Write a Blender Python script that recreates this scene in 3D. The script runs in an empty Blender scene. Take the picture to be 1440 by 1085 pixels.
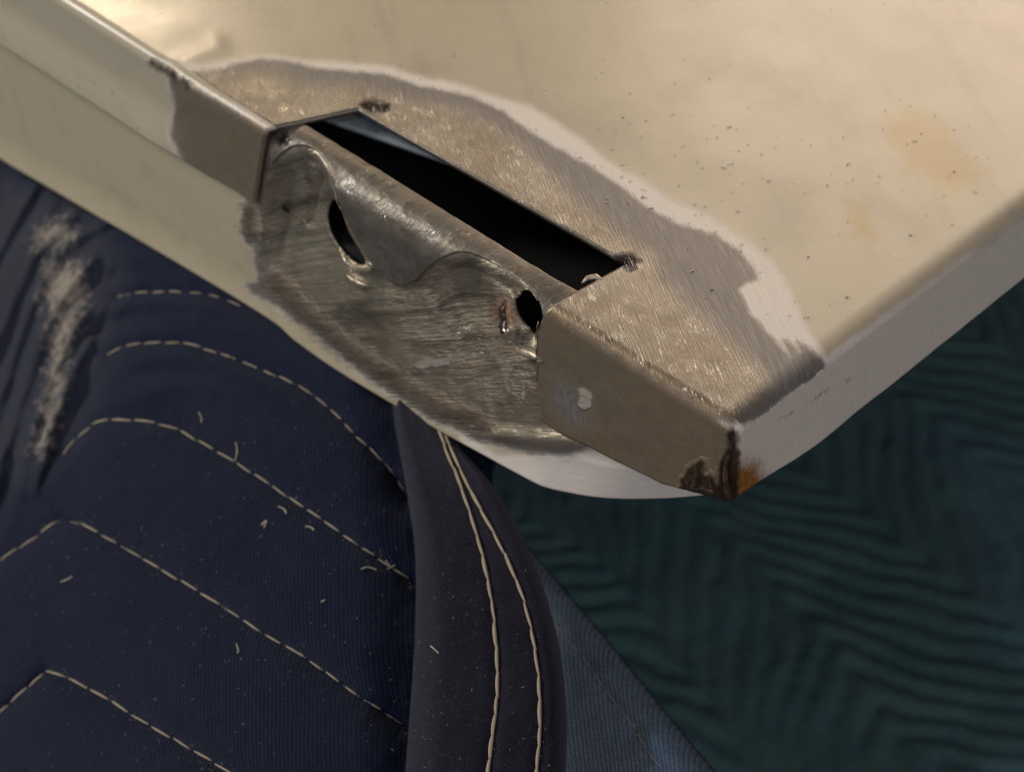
import bpy, math, random
import numpy as np
from mathutils import Matrix, Vector
random.seed(7); rng = np.random.default_rng(11)
SC = bpy.context.scene
COL = SC.collection
MM = 0.001

# ------------------------------------------------------------------ camera
HFOV, EL = math.radians(34), math.radians(42.5)
FPX = 720 / math.tan(HFOV / 2)
CX, CY = 720.0, 542.5
def frame_axes(az):
    f = np.array([math.sin(az)*math.cos(EL), math.cos(az)*math.cos(EL), -math.sin(EL)])
    r = np.array([math.cos(az), -math.sin(az), 0.0])
    return r, np.cross(r, f), f
AZ = math.radians(-45.2)
R_, U_, F_ = frame_axes(AZ)
def ray(px, py):
    px = np.asarray(px, float)[..., None]; py = np.asarray(py, float)[..., None]
    return R_*(px-CX)/FPX - U_*(py-CY)/FPX + F_
CAM = -ray(1035, 602) * 260.0            # millimetres; the panel's corner is the origin
def bp(px, py, n, o=(0, 0, 0)):
    """where the sight line of a picture point meets a plane of the place"""
    d = ray(px, py); n = np.array(n, float); o = np.array(o, float)
    return CAM + d * (((o-CAM) @ n) / (d @ n))[..., None]
def bph(px, py, pl, h):
    """the point at height h (mm) over a plane, on the sight line of a picture point"""
    d = ray(px, py); n, o = pl
    return CAM + d * ((((o-CAM) @ n) + h)/(d @ n))[..., None]
def proj(P):
    q = np.asarray(P, float) - CAM
    w = q @ F_
    return CX + FPX*(q @ R_)/w, CY - FPX*(q @ U_)/w
cam_d = bpy.data.cameras.new("camera"); cam = bpy.data.objects.new("camera", cam_d); COL.objects.link(cam)
cam_d.sensor_width = 36; cam_d.lens = 18 / math.tan(HFOV/2)
cam_d.clip_start = 0.01; cam_d.clip_end = 50
M = Matrix.Identity(4)
for i in range(3):
    M[i][0], M[i][1], M[i][2], M[i][3] = R_[i], U_[i], -F_[i], CAM[i]*MM
cam.matrix_world = M
cam_d.dof.use_dof = True
cam_d.dof.focus_distance = 0.278
cam_d.dof.aperture_fstop = 23
SC.camera = cam

# ------------------------------------------------------------------ world, lamps, exposure
W = bpy.data.worlds.new("World"); SC.world = W; W.use_nodes = True
bg = W.node_tree.nodes["Background"]
bg.inputs[0].default_value = (1.0, 0.87, 0.74, 1); bg.inputs[1].default_value = 0.036
def lamp(name, kind, loc, target, power, color, size, size_y=None):
    d = bpy.data.lights.new(name, kind); o = bpy.data.objects.new(name, d); COL.objects.link(o)
    d.energy = power; d.color = color
    if kind == 'AREA':
        d.size = size
        if size_y: d.shape = 'RECTANGLE'; d.size_y = size_y
    else: d.shadow_soft_size = size
    o.location = Vector(loc)
    o.rotation_euler = (Vector(target)-Vector(loc)).to_track_quat('-Z', 'Y').to_euler()
    return o
def mirror_dir(px, py):
    d = ray(px, py); d = d/np.linalg.norm(d); return d*np.array([1, 1, -1])
p0 = bp(152, -2, (0, 0, 1)); bulb = (p0 + mirror_dir(152, -2)*900)*MM
lamp("ceiling_bulb", 'POINT', bulb, (0, 0, 0), 3.5, (1.0, 0.80, 0.55), 0.035)
p1 = bp(1500, -120, (0, 0, 1)); soft = (p1 + mirror_dir(1500, -120)*750)*MM
lamp("ceiling_panel", 'AREA', soft, (-0.06, 0.05, 0), 3.4, (1.0, 0.79, 0.60), 0.55, 0.55)
p2 = bp(930, 560, (0, 0, 1)); bulb2 = (p2 + mirror_dir(930, 560)*800)*MM
lamp("glint_lamp", 'POINT', bulb2, (0, 0, 0), 1.0, (1.0, 0.86, 0.66), 0.025)  # added lamp, placed to raise glints on the steel near the corner
lamp("window_light", 'AREA', (-1.35, -0.52, 0.62), (-0.07, -0.02, 0), 10.5, (1.0, 0.93, 0.82), 0.35, 0.35)
lamp("small_blue_light", 'AREA', (-0.05, -1.4, 0.85), (-0.05, 0, 0), 3.2, (0.50, 0.66, 1.0), 0.05, 0.07)
lamp("room_fill", 'AREA', (0.35, -1.5, 0.25), (-0.06, 0, 0), 3.0, (1.0, 0.84, 0.67), 0.8, 0.8)  # added fill to brighten the front faces, no source of its own
lamp("side_fill", 'AREA', (1.2, -0.40, 0.75), (0, 0.03, 0), 4.0, (0.98, 0.91, 0.95), 0.6, 0.6)  # added fill to brighten the side flange, no doorway behind it
SC.view_settings.view_transform = 'Standard'; SC.view_settings.look = 'None'
SC.view_settings.exposure = 0.30; SC.view_settings.gamma = 1.0

# ------------------------------------------------------------------ helpers
def poly_sdf(px, py, poly, closed=True):
    """signed distance (inside positive) to a polygon, or plain distance to an open line"""
    shp = np.shape(px); x = np.ravel(px).astype(float); y = np.ravel(py).astype(float)
    P = np.array(poly, float); Q = np.roll(P, -1, 0)
    if not closed: P, Q = P[:-1], Q[:-1]
    best = np.full(x.shape, 1e18); ins = np.zeros(x.shape, bool)
    for (ax, ay), (bx, by) in zip(P, Q):
        dx, dy = bx-ax, by-ay; L = dx*dx+dy*dy+1e-12
        t = np.clip(((x-ax)*dx+(y-ay)*dy)/L, 0, 1)
        best = np.minimum(best, (x-ax-t*dx)**2+(y-ay-t*dy)**2)
        if closed:
            c = (ay > y) != (by > y)
            with np.errstate(divide='ignore', invalid='ignore'):
                ins ^= c & (x < (bx-ax)*(y-ay)/(by-ay+1e-18)+ax)
    d = np.sqrt(best)
    if closed: d = np.where(ins, d, -d)
    return d.reshape(shp)
def line_d(px, py, pts): return poly_sdf(px, py, pts, closed=False)
def sstep(a, b, x):
    t = np.clip((x-a)/(b-a), 0, 1); return t*t*(3-2*t)
def smooth_line(pts, n=10):
    """Catmull-Rom through the points"""
    P = np.array(pts, float); P = np.vstack([2*P[0]-P[1], P, 2*P[-1]-P[-2]]); out = []
    for i in range(1, len(P)-2):
        for t in np.linspace(0, 1, n, endpoint=False):
            a, b, c, d = P[i-1], P[i], P[i+1], P[i+2]
            out.append(.5*((2*b)+(-a+c)*t+(2*a-5*b+4*c-d)*t*t+(-a+3*b-3*c+d)*t**3))
    out.append(P[-2]); return np.array(out)
def vnoise(x, y, seed=0):
    """smooth value noise on arrays"""
    x = np.asarray(x, float); y = np.asarray(y, float)
    xi = np.floor(x).astype(np.int64); yi = np.floor(y).astype(np.int64)
    def h(a, b):
        v = (a*374761393 + b*668265263 + seed*2147483647) & 0xffffffff
        v = ((v ^ (v >> 13))*1274126177) & 0xffffffff
        return ((v ^ (v >> 16)) & 0xffff)/65535.0
    fx, fy = x-xi, y-yi; fx = fx*fx*(3-2*fx); fy = fy*fy*(3-2*fy)
    return (h(xi, yi)*(1-fx)+h(xi+1, yi)*fx)*(1-fy)+(h(xi, yi+1)*(1-fx)+h(xi+1, yi+1)*fx)*fy
def fbm(x, y, seed=0, o=4):
    s, a, t = 0, .5, 0
    for k in range(o):
        s = s+a*vnoise(x*2**k, y*2**k, seed+k); t += a; a *= .5
    return s/t-.5
ATTRS = ("tint", "chip", "smudge", "white", "gray", "metal", "rust", "burn", "yellow")
def make(name, V, faces, mat, parent=None, attrs=None, smooth=True, coat=False):
    V = np.asarray(V, float).reshape(-1, 3)*MM
    me = bpy.data.meshes.new(name)
    faces = [tuple(int(i) for i in f) for f in faces]
    used = np.zeros(len(V), bool)
    for f in faces: used[list(f)] = True
    idx = np.cumsum(used)-1
    me.from_pydata(V[used].tolist(), [], [tuple(idx[i] for i in f) for f in faces])
    me.materials.append(mat)
    if coat:
        attrs = dict(attrs or {})
        for k in ATTRS: attrs.setdefault(k, np.full(len(V), -60.0))
    for k, v in (attrs or {}).items():
        a = me.attributes.new(k, 'FLOAT', 'POINT'); a.data.foreach_set('value', np.ravel(v)[used].astype(np.float32))
    if smooth: me.polygons.foreach_set('use_smooth', [True]*len(me.polygons))
    me.update()
    o = bpy.data.objects.new(name, me); COL.objects.link(o)
    if parent: o.parent = parent
    return o
def grid_faces(nr, nc, keep=None, flip=False):
    i = np.arange(nr*nc).reshape(nr, nc)
    F = np.stack([i[:-1, :-1], i[:-1, 1:], i[1:, 1:], i[1:, :-1]], -1)
    if flip: F = F[..., ::-1]
    if keep is not None: F = F[keep]
    return F.reshape(-1, 4)
def snap(X, Z, S, s):
    """faces whose middle lies beyond the outline go; the rim left behind is slid onto the outline"""
    gone = (s[:-1, :-1]+s[1:, :-1]+s[:-1, 1:]+s[1:, 1:])/4 > 0
    a = np.zeros(X.shape, bool); b = np.zeros(X.shape, bool)
    for i in (slice(None, -1), slice(1, None)):
        for j in (slice(None, -1), slice(1, None)):
            a[i, j] |= gone; b[i, j] |= ~gone
    rim = a & b; x, z = X[rim], Z[rim]
    for k in range(6):
        e = .03; v = S(x, z); gx = (S(x+e, z)-v)/e; gz = (S(x, z+e)-v)/e; gg = gx*gx+gz*gz+1e-6
        stp = v/gg; ln = abs(stp)*np.sqrt(gg); stp = stp*np.minimum(1, 2.0/(abs(v)+1e-9)); x = x-stp*gx; z = z-stp*gz
    X[rim] = x; Z[rim] = z
    # let the second row follow, so no face folds over
    return X, Z, gone
def weld(o, d=1e-6):
    import bmesh
    bm = bmesh.new(); bm.from_mesh(o.data); bmesh.ops.remove_doubles(bm, verts=bm.verts, dist=d); bm.to_mesh(o.data); bm.free()
def solidify(o, t, offset=-1):
    m = o.modifiers.new("thickness", 'SOLIDIFY'); m.thickness = t*MM; m.offset = offset; m.use_even_offset = False
def tag(o, label=None, cat=None, group=None, kind=None):
    for k, v in (("label", label), ("category", cat), ("group", group), ("kind", kind)):
        if v: o[k] = v
    return o
def empty(name, loc=(0, 0, 0)):
    o = bpy.data.objects.new(name, None); COL.objects.link(o); o.location = loc; o.empty_display_size = .01
    return o
def tube(pts, rad, sides=5, rad2=None):
    """vertices and faces of a tube along pts (mm); rad may vary"""
    P = np.array(pts, float); n = len(P); rad = np.broadcast_to(rad, (n,))
    T = np.gradient(P, axis=0); T /= np.linalg.norm(T, axis=1)[:, None]+1e-12
    ref = np.array([.3, -.5, .81]); A = np.cross(T, ref); A /= np.linalg.norm(A, axis=1)[:, None]+1e-12; B = np.cross(T, A)
    ang = np.linspace(0, 2*math.pi, sides, endpoint=False)
    k = 1 if rad2 is None else rad2
    V = P[:, None]+rad[:, None, None]*(A[:, None]*np.cos(ang)[None, :, None]+k*B[:, None]*np.sin(ang)[None, :, None])
    F = []
    for i in range(n-1):
        for j in range(sides):
            F.append((i*sides+j, i*sides+(j+1) % sides, (i+1)*sides+(j+1) % sides, (i+1)*sides+j))
    F.append(tuple(range(sides))[::-1]); F.append(tuple((n-1)*sides+j for j in range(sides)))
    return V.reshape(-1, 3), F

# ------------------------------------------------------------------ materials
class Mat:
    def __init__(s, name):
        s.m = bpy.data.materials.new(name); s.m.use_nodes = True; s.nt = s.m.node_tree
        s.bsdf = s.nt.nodes["Principled BSDF"]
    def put(s, sock, v):
        if isinstance(v, bpy.types.NodeSocket): s.nt.links.new(v, sock)
        elif isinstance(v, tuple) and len(v) == 3 and sock.type == 'RGBA': sock.default_value = (*v, 1)
        else: sock.default_value = v
    def n(s, t, out=0, ins=None, **props):
        nd = s.nt.nodes.new(t)
        for k, v in props.items(): setattr(nd, k, v)
        for k, v in (ins or {}).items(): s.put(nd.inputs[k], v)
        return nd.outputs[out]
    def math(s, op, a, b=0.0, clamp=False): return s.n('ShaderNodeMath', 0, {0: a, 1: b}, operation=op, use_clamp=clamp)
    def add(s, a, b): return s.math('ADD', a, b)
    def mul(s, a, b): return s.math('MULTIPLY', a, b)
    def attr(s, name): return s.n('ShaderNodeAttribute', 2, attribute_name=name)
    def ramp(s, x, a, b, lo=0.0, hi=1.0, interp='SMOOTHSTEP'):
        return s.n('ShaderNodeMapRange', 0, {0: x, 1: a, 2: b, 3: lo, 4: hi}, interpolation_type=interp)
    def mix(s, f, a, b):
        nd = s.nt.nodes.new('ShaderNodeMix'); nd.data_type = 'RGBA'
        s.put(nd.inputs[0], f); s.put(nd.inputs[6], a); s.put(nd.inputs[7], b); return nd.outputs[2]
    def mixf(s, f, a, b):
        nd = s.nt.nodes.new('ShaderNodeMix'); s.put(nd.inputs[0], f); s.put(nd.inputs[2], a); s.put(nd.inputs[3], b); return nd.outputs[0]
    def coords(s, rot=(0, 0, 0), scale=(1, 1, 1)):
        """object coordinates in millimetres, turned and stretched"""
        tc = s.n('ShaderNodeTexCoord', 3)
        a = s.n('ShaderNodeMapping', 0, {'Vector': tc, 'Rotation': rot, 'Scale': (1, 1, 1)})
        return s.n('ShaderNodeMapping', 0, {'Vector': a, 'Scale': tuple(1000*k for k in scale)})
    def noise(s, vec, scale=1.0, detail=2.0, rough=.5, dist=0.0):
        return s.n('ShaderNodeTexNoise', 0, {'Vector': vec, 'Scale': scale, 'Detail': detail, 'Roughness': rough, 'Distortion': dist})
    def bump(s, h, dist, strength=1.0, normal=None):
        ins = {'Height': h, 'Distance': dist, 'Strength': strength}
        if normal is not None: ins['Normal'] = normal
        return s.n('ShaderNodeBump', 0, ins)
    def out(s, **k):
        for a, v in k.items(): s.put(s.bsdf.inputs[a.replace('_', ' ')], v)
        return s.m

CREAM = (0.52, 0.455, 0.335); WHITE = (0.80, 0.735, 0.655); GRAY = (0.205, 0.193, 0.182); STEEL = (0.262, 0.236, 0.200)
def coat_material(name, direction, cross, cream=CREAM, steel=STEEL, dirt=0.0, scr=1.0, fur=0.0, glint=1.0, rough_add=0.0):
    """worn paint, primer, grey coat and ground steel, layered by the mesh's own distance attributes.
    direction/cross: unit-ish stretch of the grinding marks"""
    m = Mat(name)
    iso = m.coords()
    st = m.coords(rot=direction, scale=cross)
    n_big = m.noise(iso, .06, 3); n_mid = m.noise(iso, .35, 3); n_fine = m.noise(iso, 2.2, 3, .6)
    streak = m.noise(st, 1.0, 3, .6)
    streak2 = m.noise(st, 2.7, 2, .6)
    fray = m.add(m.mul(m.add(streak, -.5), 2.2), m.add(m.mul(m.add(n_mid, -.5), 1.6), m.mul(m.add(n_fine, -.5), .8)))
    fw = m.ramp(m.add(m.add(m.attr("white"), m.mul(m.add(n_big, -.5), 2.2)), m.mul(fray, .55)), -.9, .9)
    fg = m.ramp(m.add(m.attr("gray"), m.mul(fray, .55)), -.6, .6)
    fm = m.ramp(m.add(m.attr("metal"), m.mul(fray, 1.5)), -2.2, 2.2)
    fr = m.ramp(m.add(m.attr("rust"), m.mul(m.add(n_mid, -.5), 2.6)), -2.6, 1.4)
    fb = m.ramp(m.add(m.attr("burn"), m.add(m.mul(m.add(n_mid, -.5), 1.6), m.mul(m.add(streak, -.5), 3.5*(1 if fur else .2)))), -1.3 if fur else -.7, 1.4 if fur else .5)
    fy = m.ramp(m.add(m.attr("yellow"), m.mul(m.add(n_mid, -.5), 5)), -2.2, 2.6)
    # paint
    dirtn = m.ramp(m.noise(m.coords(rot=(0, 0, .62), scale=(.03, .16, .1)), 1.0, 4, .6), .50, .72, 0, .35)
    c = m.mix(m.mul(dirtn, .8), cream, tuple(k*.62 for k in cream))
    c = m.mix(m.ramp(n_fine, .70, .80, 0, .25), c, (.25, .20, .13))
    c = m.mix(m.mul(fy, .85), c, (.47, .34, .15))
    fsm = m.ramp(m.add(m.attr("smudge"), m.add(m.mul(m.add(n_big, -.5), 9), m.mul(m.add(n_mid, -.5), 4))), -3.5, 4)
    c = m.mix(m.mul(fsm, .32), c, (.27, .22, .15))
    vor = m.n('ShaderNodeTexVoronoi', 0, {'Vector': iso, 'Scale': .22}); vcol = m.n('ShaderNodeTexVoronoi', 1, {'Vector': iso, 'Scale': .22})
    c = m.mix(m.mul(m.ramp(vor, .10, .05), m.ramp(vcol, .55, .6, 0, .7)), c, (.12, .085, .05))
    c = m.mix(fw, c, m.mix(m.ramp(m.add(m.mul(streak, .6), m.mul(n_fine, .4)), .38, .64), WHITE, tuple(k*.88 for k in WHITE)))
    gcol = m.mix(m.ramp(streak, .35, .7), tuple(k*.8 for k in GRAY), tuple(k*1.25 for k in GRAY))
    c = m.mix(fg, c, gcol)
    # ground steel: brown tones, grinding streaks, a warm reflection coloured in on the front flange
    s1 = m.mix(m.ramp(n_big, .35, .65), steel, tuple(k*v for k, v in zip(steel, (.80, .76, .72))))
    s1 = m.mix(m.ramp(streak, .30, .72, 0, .35), s1, tuple(k*.6 for k in steel))
    s1 = m.mix(m.mul(m.ramp(m.add(m.attr("tint"), m.mul(m.add(n_big, -.5), 6)), -2, 3), .85), s1, (.40, .30, .195))
    if dirt: s1 = m.mix(m.mul(m.ramp(m.noise(m.coords(rot=direction, scale=tuple(k*.16 for k in cross)), 1.0, 4, .6, .5), .47, .68), dirt), s1, (.075, .063, .050))
    c = m.mix(fm, c, s1)
    rcol = m.mix(m.ramp(n_fine, .38, .62), (.44, .20, .055), (.20, .075, .02))
    c = m.mix(fr, c, rcol)
    fch = m.ramp(m.add(m.attr("chip"), m.add(m.mul(m.add(n_mid, -.5), .9), m.mul(m.add(n_fine, -.5), .8))), -.12, .22)
    c = m.mix(fch, c, m.mix(n_mid, (.33, .295, .25), (.46, .415, .35)))
    c = m.mix(m.mul(fb, .62 if fur else .93), c, (.016, .007, .003))
    coated = m.math('MAXIMUM', m.math('MAXIMUM', fr, fb), fch)
    metal = m.mul(m.mixf(fm, m.mul(fg, .25), .60), m.math('SUBTRACT', 1.0, coated))
    rough = m.mixf(fm, m.mixf(fg, m.mixf(fw, m.ramp(n_big, .3, .7, .26, .35), .50), .48), m.ramp(n_mid, .3, .7, .27, .40))
    rough = m.add(m.mixf(coated, rough, .7), m.mul(fm, rough_add))
    # relief: orange peel in the paint, grooves in the steel
    peel = m.mul(m.noise(iso, .9, 2), m.mixf(fm, .012, .02))
    groove = m.mul(m.add(m.mul(streak, .7), m.mul(streak2, .5)), m.mul(fm, .06*scr))
    grit = m.mul(n_fine, m.mixf(fm, .012, .03))
    h = m.add(m.add(peel, groove), grit)
    h = m.add(h, m.mul(m.add(n_mid, m.mul(n_fine, .5)), m.mul(coated, .7)))
    h = m.add(h, m.add(m.mul(fg, -.06), m.mul(fch, .10)))
    if fur:
        sw = m.coords(rot=direction, scale=tuple(k*.55 for k in cross))
        h = m.add(h, m.mul(m.noise(sw, 1.0, 2, .5, .6), m.mul(fm, fur)))
    nb = m.bump(h, MM, 1.0)
    # bright facets of single scratches: a thin sharp gloss over the broad sheen
    gl = m.noise(m.coords(rot=direction, scale=tuple(k*1.5 for k in cross)), 1.0, 1.0, .5, .3)
    gl2 = m.noise(iso, .22, 3, .6)
    gw = m.mul(m.mul(fm, m.ramp(gl2, .46, .62)), m.ramp(gl, .52, .60))
    ncoat = m.bump(m.add(m.mul(gl, .55*glint), m.mul(n_fine, .05)), MM, 1.0)
    m.out(Coat_Weight=m.mul(gw, 1.0), Coat_Roughness=.12, Coat_IOR=2.2, Coat_Normal=ncoat)
    m.out(Specular_IOR_Level=m.mixf(coated, .5, .08))
    return m.out(Base_Color=c, Metallic=metal, Roughness=rough, Normal=nb)

MAT_TOP = coat_material("worn_cream_paint_top", (0, 0, math.radians(33)), (.12, 3.2, .5), scr=1.3)
MAT_FRONT = coat_material("worn_cream_paint_front", (0, math.radians(33), 0), (.17, 1, 2.6), cream=(.52, .45, .31), steel=(.46, .40, .31), dirt=.6, scr=2.2, fur=.24, rough_add=.06)
MAT_STRIP = coat_material("ground_steel_strip", (0, 0, math.radians(25)), (1.6, .30, .5), scr=2.2, dirt=.35, rough_add=.10)

WE1 = bp(560, 570, (0, 1, 0))-bp(0, 226, (0, 1, 0)); WE1 /= np.linalg.norm(WE1)
WN = np.array([.30, -.40, .86]); WN -= WE1*(WN @ WE1); WN /= np.linalg.norm(WN); WE2 = np.cross(WN, WE1)
def cloth(name, col, col2, sheen=.12, weave=1.0, rough=.95, ang=.8, bump=.26, stain=None, wave=1.0):
    m = Mat(name)
    iso = m.coords()
    # woven twill: two thread directions lying in the cloth
    dot = lambda e: m.n('ShaderNodeVectorMath', 1, {0: m.n('ShaderNodeVectorMath', 0, {0: iso, 1: tuple(float(k) for k in e)}, operation='MULTIPLY'), 1: (1, 1, 1)}, operation='DOT_PRODUCT')
    wob = m.mul(m.noise(iso, .35, 3, .6), 2.2)
    ta = m.math('SINE', m.add(m.mul(dot(WE1*math.cos(ang)+WE2*math.sin(ang)), 2*math.pi/.80/weave), wob))
    tb = m.math('SINE', m.add(m.mul(dot(-WE1*math.sin(ang)+WE2*math.cos(ang)), 2*math.pi/1.1/weave), wob))
    wv = m.add(m.mul(m.add(m.mul(ta, .7), m.mul(m.mul(ta, tb), .5)), .5), .5)
    n1 = m.noise(iso, .07, 4, .6); n2 = m.noise(iso, 3.2, 3, .7); n3 = m.noise(iso, .5, 3, .6)
    c = m.mix(m.ramp(n1, .35, .65), col, col2)
    c = m.mix(m.mul(m.mul(m.ramp(wv, .3, .9), m.ramp(n3, .3, .6, .35, 1.0)), .6*wave), c, tuple(k*2.3 for k in col2))
    
    c = m.mix(m.ramp(n2, .45, .75, 0, .7), c, tuple(min(1, k*2.3+.005) for k in col2))
    c = m.mix(m.ramp(n3, .60, .72, 0, .25), c, tuple(k*1.6+.003 for k in col2))
    if stain:
        c = m.mix(m.mul(m.ramp(m.add(m.attr("fade"), m.mul(m.add(n3, -.5), 4)), -3, 5), .75), c, (.044, .050, .066))
        fs = m.ramp(m.add(m.attr("stain"), m.mul(m.add(n3, -.5), 9)), -2.0, 3.0)
        c = m.mix(fs, c, stain)
    h = m.add(m.mul(wv, .5*wave), m.mul(n2, 1.1))
    nb = m.bump(h, bump*MM, 1.0)
    m.bsdf.inputs['Sheen Weight'].default_value = sheen; m.bsdf.inputs['Sheen Roughness'].default_value = .5
    m.bsdf.inputs['Sheen Tint'].default_value = (.7, .7, .85, 1)
    m.bsdf.inputs['Specular IOR Level'].default_value = .12
    return m.out(Base_Color=c, Roughness=rough, Normal=nb)
MAT_NAVY = cloth("navy_cotton", (.0042, .0085, .0225), (.0072, .0118, .0270), stain=(.36, .315, .255))
MAT_HEM = cloth("navy_felt", (.0050, .0050, .0115), (.0105, .0098, .0185), weave=.6, bump=.30, wave=0.0, sheen=.22)
MAT_DUSTY = cloth("dusty_blue_cotton", (.105, .155, .21), (.13, .18, .23))
MAT_TEAL = cloth("teal_quilted_cloth", (.030, .086, .104), (.052, .104, .114), weave=.5, bump=.2)
def simple(name, col, rough=.8, var=.3, metallic=0.0):
    m = Mat(name); n = m.noise(m.coords(), .8, 3, .6)
    return m.out(Base_Color=m.mix(m.ramp(n, .3, .7), tuple(k*(1-var) for k in col), tuple(min(1, k*(1+var)) for k in col)), Roughness=rough, Metallic=metallic)
MAT_THREAD = simple("tan_thread", (.46, .38, .26), .85, .25)
MAT_LINT = simple("pale_lint", (.55, .48, .36), .9, .3)
MAT_FUZZ = simple("navy_fuzz", (.13, .12, .17), .95, .3)
MAT_BLUE = simple("blue_gray_plate", (.24, .27, .27), .45, .12)
MAT_DARK = simple("cavity_shade", (.012, .012, .012), .9, .3)  # near-black colour stands in for the shade inside the slot
MAT_CRUST = simple("rust_crust", (.045, .022, .010), .9, .7)
MAT_AMBER = simple("amber_rust", (.34, .14, .035), .85, .6)
MAT_GRIT = simple("dark_grit", (.20, .15, .10), .8, .4)
MAT_FLOOR = simple("concrete", (.06, .06, .06), .9, .2)
MAT_CHIP = simple("steel_chip", (.72, .66, .55), .4, .2, .3)
MAT_EDGE = simple("edge_highlight_metal", (.50, .45, .37), .35, .3, .8)  # bright metal that paints a highlight along cut edges

# ------------------------------------------------------------------ picture-traced outlines
B_WHITE = [(236, 94), (300, 89), (370, 79), (440, 85), (500, 91), (548, 96), (600, 109), (640, 118), (680, 130), (747, 148), (790, 176), (854, 226), (911, 258), (941, 281), (987, 300), (1021, 319), (1055, 342), (1081, 364), (1104, 395), (1123, 432), (1132, 455), (1149, 482), (1166, 504), (1168, 520), (1150, 545), (1100, 580), (1060, 604), (1040, 625)]
B_GRAY = [(256, 104), (310, 97), (345, 86), (370, 82), (420, 88), (440, 95), (490, 100), (541, 104), (600, 123), (660, 134), (707, 155), (729, 173), (772, 201), (836, 237), (873, 262), (911, 293), (953, 315), (1006, 330), (1036, 349), (1059, 376), (1068, 395), (1050, 398), (1040, 408), (1055, 440), (1089, 478), (1110, 502), (1100, 478), (1106, 476), (1124, 494), (1118, 475), (1146, 495), (1161, 510), (1159, 522), (1138, 537), (1100, 562), (1075, 582), (1040, 600), (1030, 612)]
B_METAL = [(250, 118), (300, 106), (340, 102), (385, 99), (410, 116), (450, 120), (500, 122), (560, 136), (620, 148), (680, 166), (720, 192), (760, 230), (800, 272), (850, 312), (895, 345), (925, 360), (930, 395), (960, 420), (1000, 452), (1040, 490), (1075, 525), (1085, 555), (1050, 590), (1030, 612)]
below = [(1030, 760), (700, 800), (300, 420)]
LEFT_BARE = [(236, 92), (246, 150), (241, 190), (250, 212), (278, 258), (286, 248), (356, 288), (420, 300), (420, 200), (258, 118)]
def union(*a):
    r = a[0]
    for b in a[1:]: r = np.maximum(r, b)
    return r
PXMM = 8.2

# slot corners in the top plane
def T(px, py, z=0.0): return bp(px, py, (0, 0, 1), (0, 0, z))
def Fr(px, py, y=0.0): return bp(px, py, (0, 1, 0), (0, y, 0))
SLa, SLb = T(369, 184), T(503, 153)
SRa, SRb = T(758, 440), T(882, 370)
RX = 4.0                                  # the side bend is rounder than the front one
RB = 2.2                                  # outer bend radius
xL0, xR0 = SLa[0], SRa[0]
yfar0 = (SLb[1]+SRb[1])/2

panel = empty("steel_panel")
tag(panel, "cream painted steel panel with rounded corner and slot in a bare ground metal patch", "metal panel")

# ---- outer skin: top sheet, front flange and side flange, one bent sheet with the slot notch cut through the bend
xs = np.concatenate([np.linspace(-620, -170, 46)[:-1], np.linspace(-170, xL0, max(8, int((xL0+170)/.9)))[:-1],
                     np.linspace(xL0, xR0, int((xR0-xL0)/.5))[:-1], np.linspace(xR0, -RX, int((-RX-xR0)/.34))])
nflat = len(xs); NB = 9
iL = int(np.argmin(abs(xs-xL0))); iR = int(np.argmin(abs(xs-xR0)))
ys = np.concatenate([np.linspace(640, 130, 52)[:-1], np.linspace(130, yfar0, int((130-yfar0)/.55))[:-1], np.linspace(yfar0, RB, int((yfar0-RB)/.4))])
jF = int(np.argmin(abs(ys-yfar0))); nyf = len(ys)
NDOWN = 60
FB = np.array([Fr(*p) for p in [(0, 56), (120, 132), (245, 212), (300, 250), (356, 284), (560, 440), (700, 545), (757, 588), (790, 612), (835, 632), (870, 650), (930, 680), (985, 694), (1020, 708), (1047, 713)]])
def flange_bottom(x):
    z = np.interp(x, FB[:, 0], FB[:, 2])
    return np.where(x < FB[0, 0], FB[0, 2], z)
# cut lines: x as a function of the unfolded depth b (y on top, z on the flange)
cutL = np.array([(Fr(356, 284)[2]-1, Fr(356, 284)[0]), (Fr(366, 230)[2], Fr(366, 230)[0]), (0, SLa[0]), (SLb[1], SLb[0])])
cutR = np.array([(Fr(760, 590)[2], Fr(760, 590)[0]), (Fr(755, 540)[2], Fr(755, 540)[0]), (Fr(754, 470)[2], Fr(754, 470)[0]), (0, SRa[0]), (SRb[1], SRb[0])])
def xwarp(x, b, top):
    dl = np.interp(b, cutL[:, 0], cutL[:, 1])-xL0; dr = np.interp(b, cutR[:, 0], cutR[:, 1])-xR0
    wl = np.where(x < xL0, sstep(xL0-30, xL0, x), 1-np.clip((x-xL0)/(xR0-xL0), 0, 1))
    wr = np.where(x > xR0, 1-sstep(xR0, xR0+30, x), np.clip((x-xL0)/(xR0-xL0), 0, 1))
    return x+(dl*wl+dr*wr)*top
rows_V = []; rows_b = []
Xf = xs
def crown(x, y): return -1.6e-5*np.clip(-x-60, 0, None)**2*0-0.0*y
for y in ys:                                         # flat rows, back to front
    fade = 1-sstep(yfar0+2, yfar0+45, np.array(y))
    yy = np.full(nflat, y)
    tilt = np.interp(Xf, [SLb[0], SRb[0]], [SLb[1]-yfar0, SRb[1]-yfar0])
    wy = (sstep(RB, yfar0, np.array(y)) if y <= yfar0 else 1-sstep(yfar0, 110, np.array(y)))
    yy = yy+tilt*wy
    xx = xwarp(Xf, yy, fade)
    flat = np.stack([xx, yy, np.zeros(nflat)], -1)
    ang = np.linspace(0, math.pi/2, NB)[1:]
    bend = np.stack([-RX+RX*np.sin(ang), np.full(NB-1, y), -RB+RB*np.cos(ang)], -1)
    rows_V.append(np.vstack([flat, bend])); rows_b.append(np.full(nflat+NB-1, 1.0))
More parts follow.
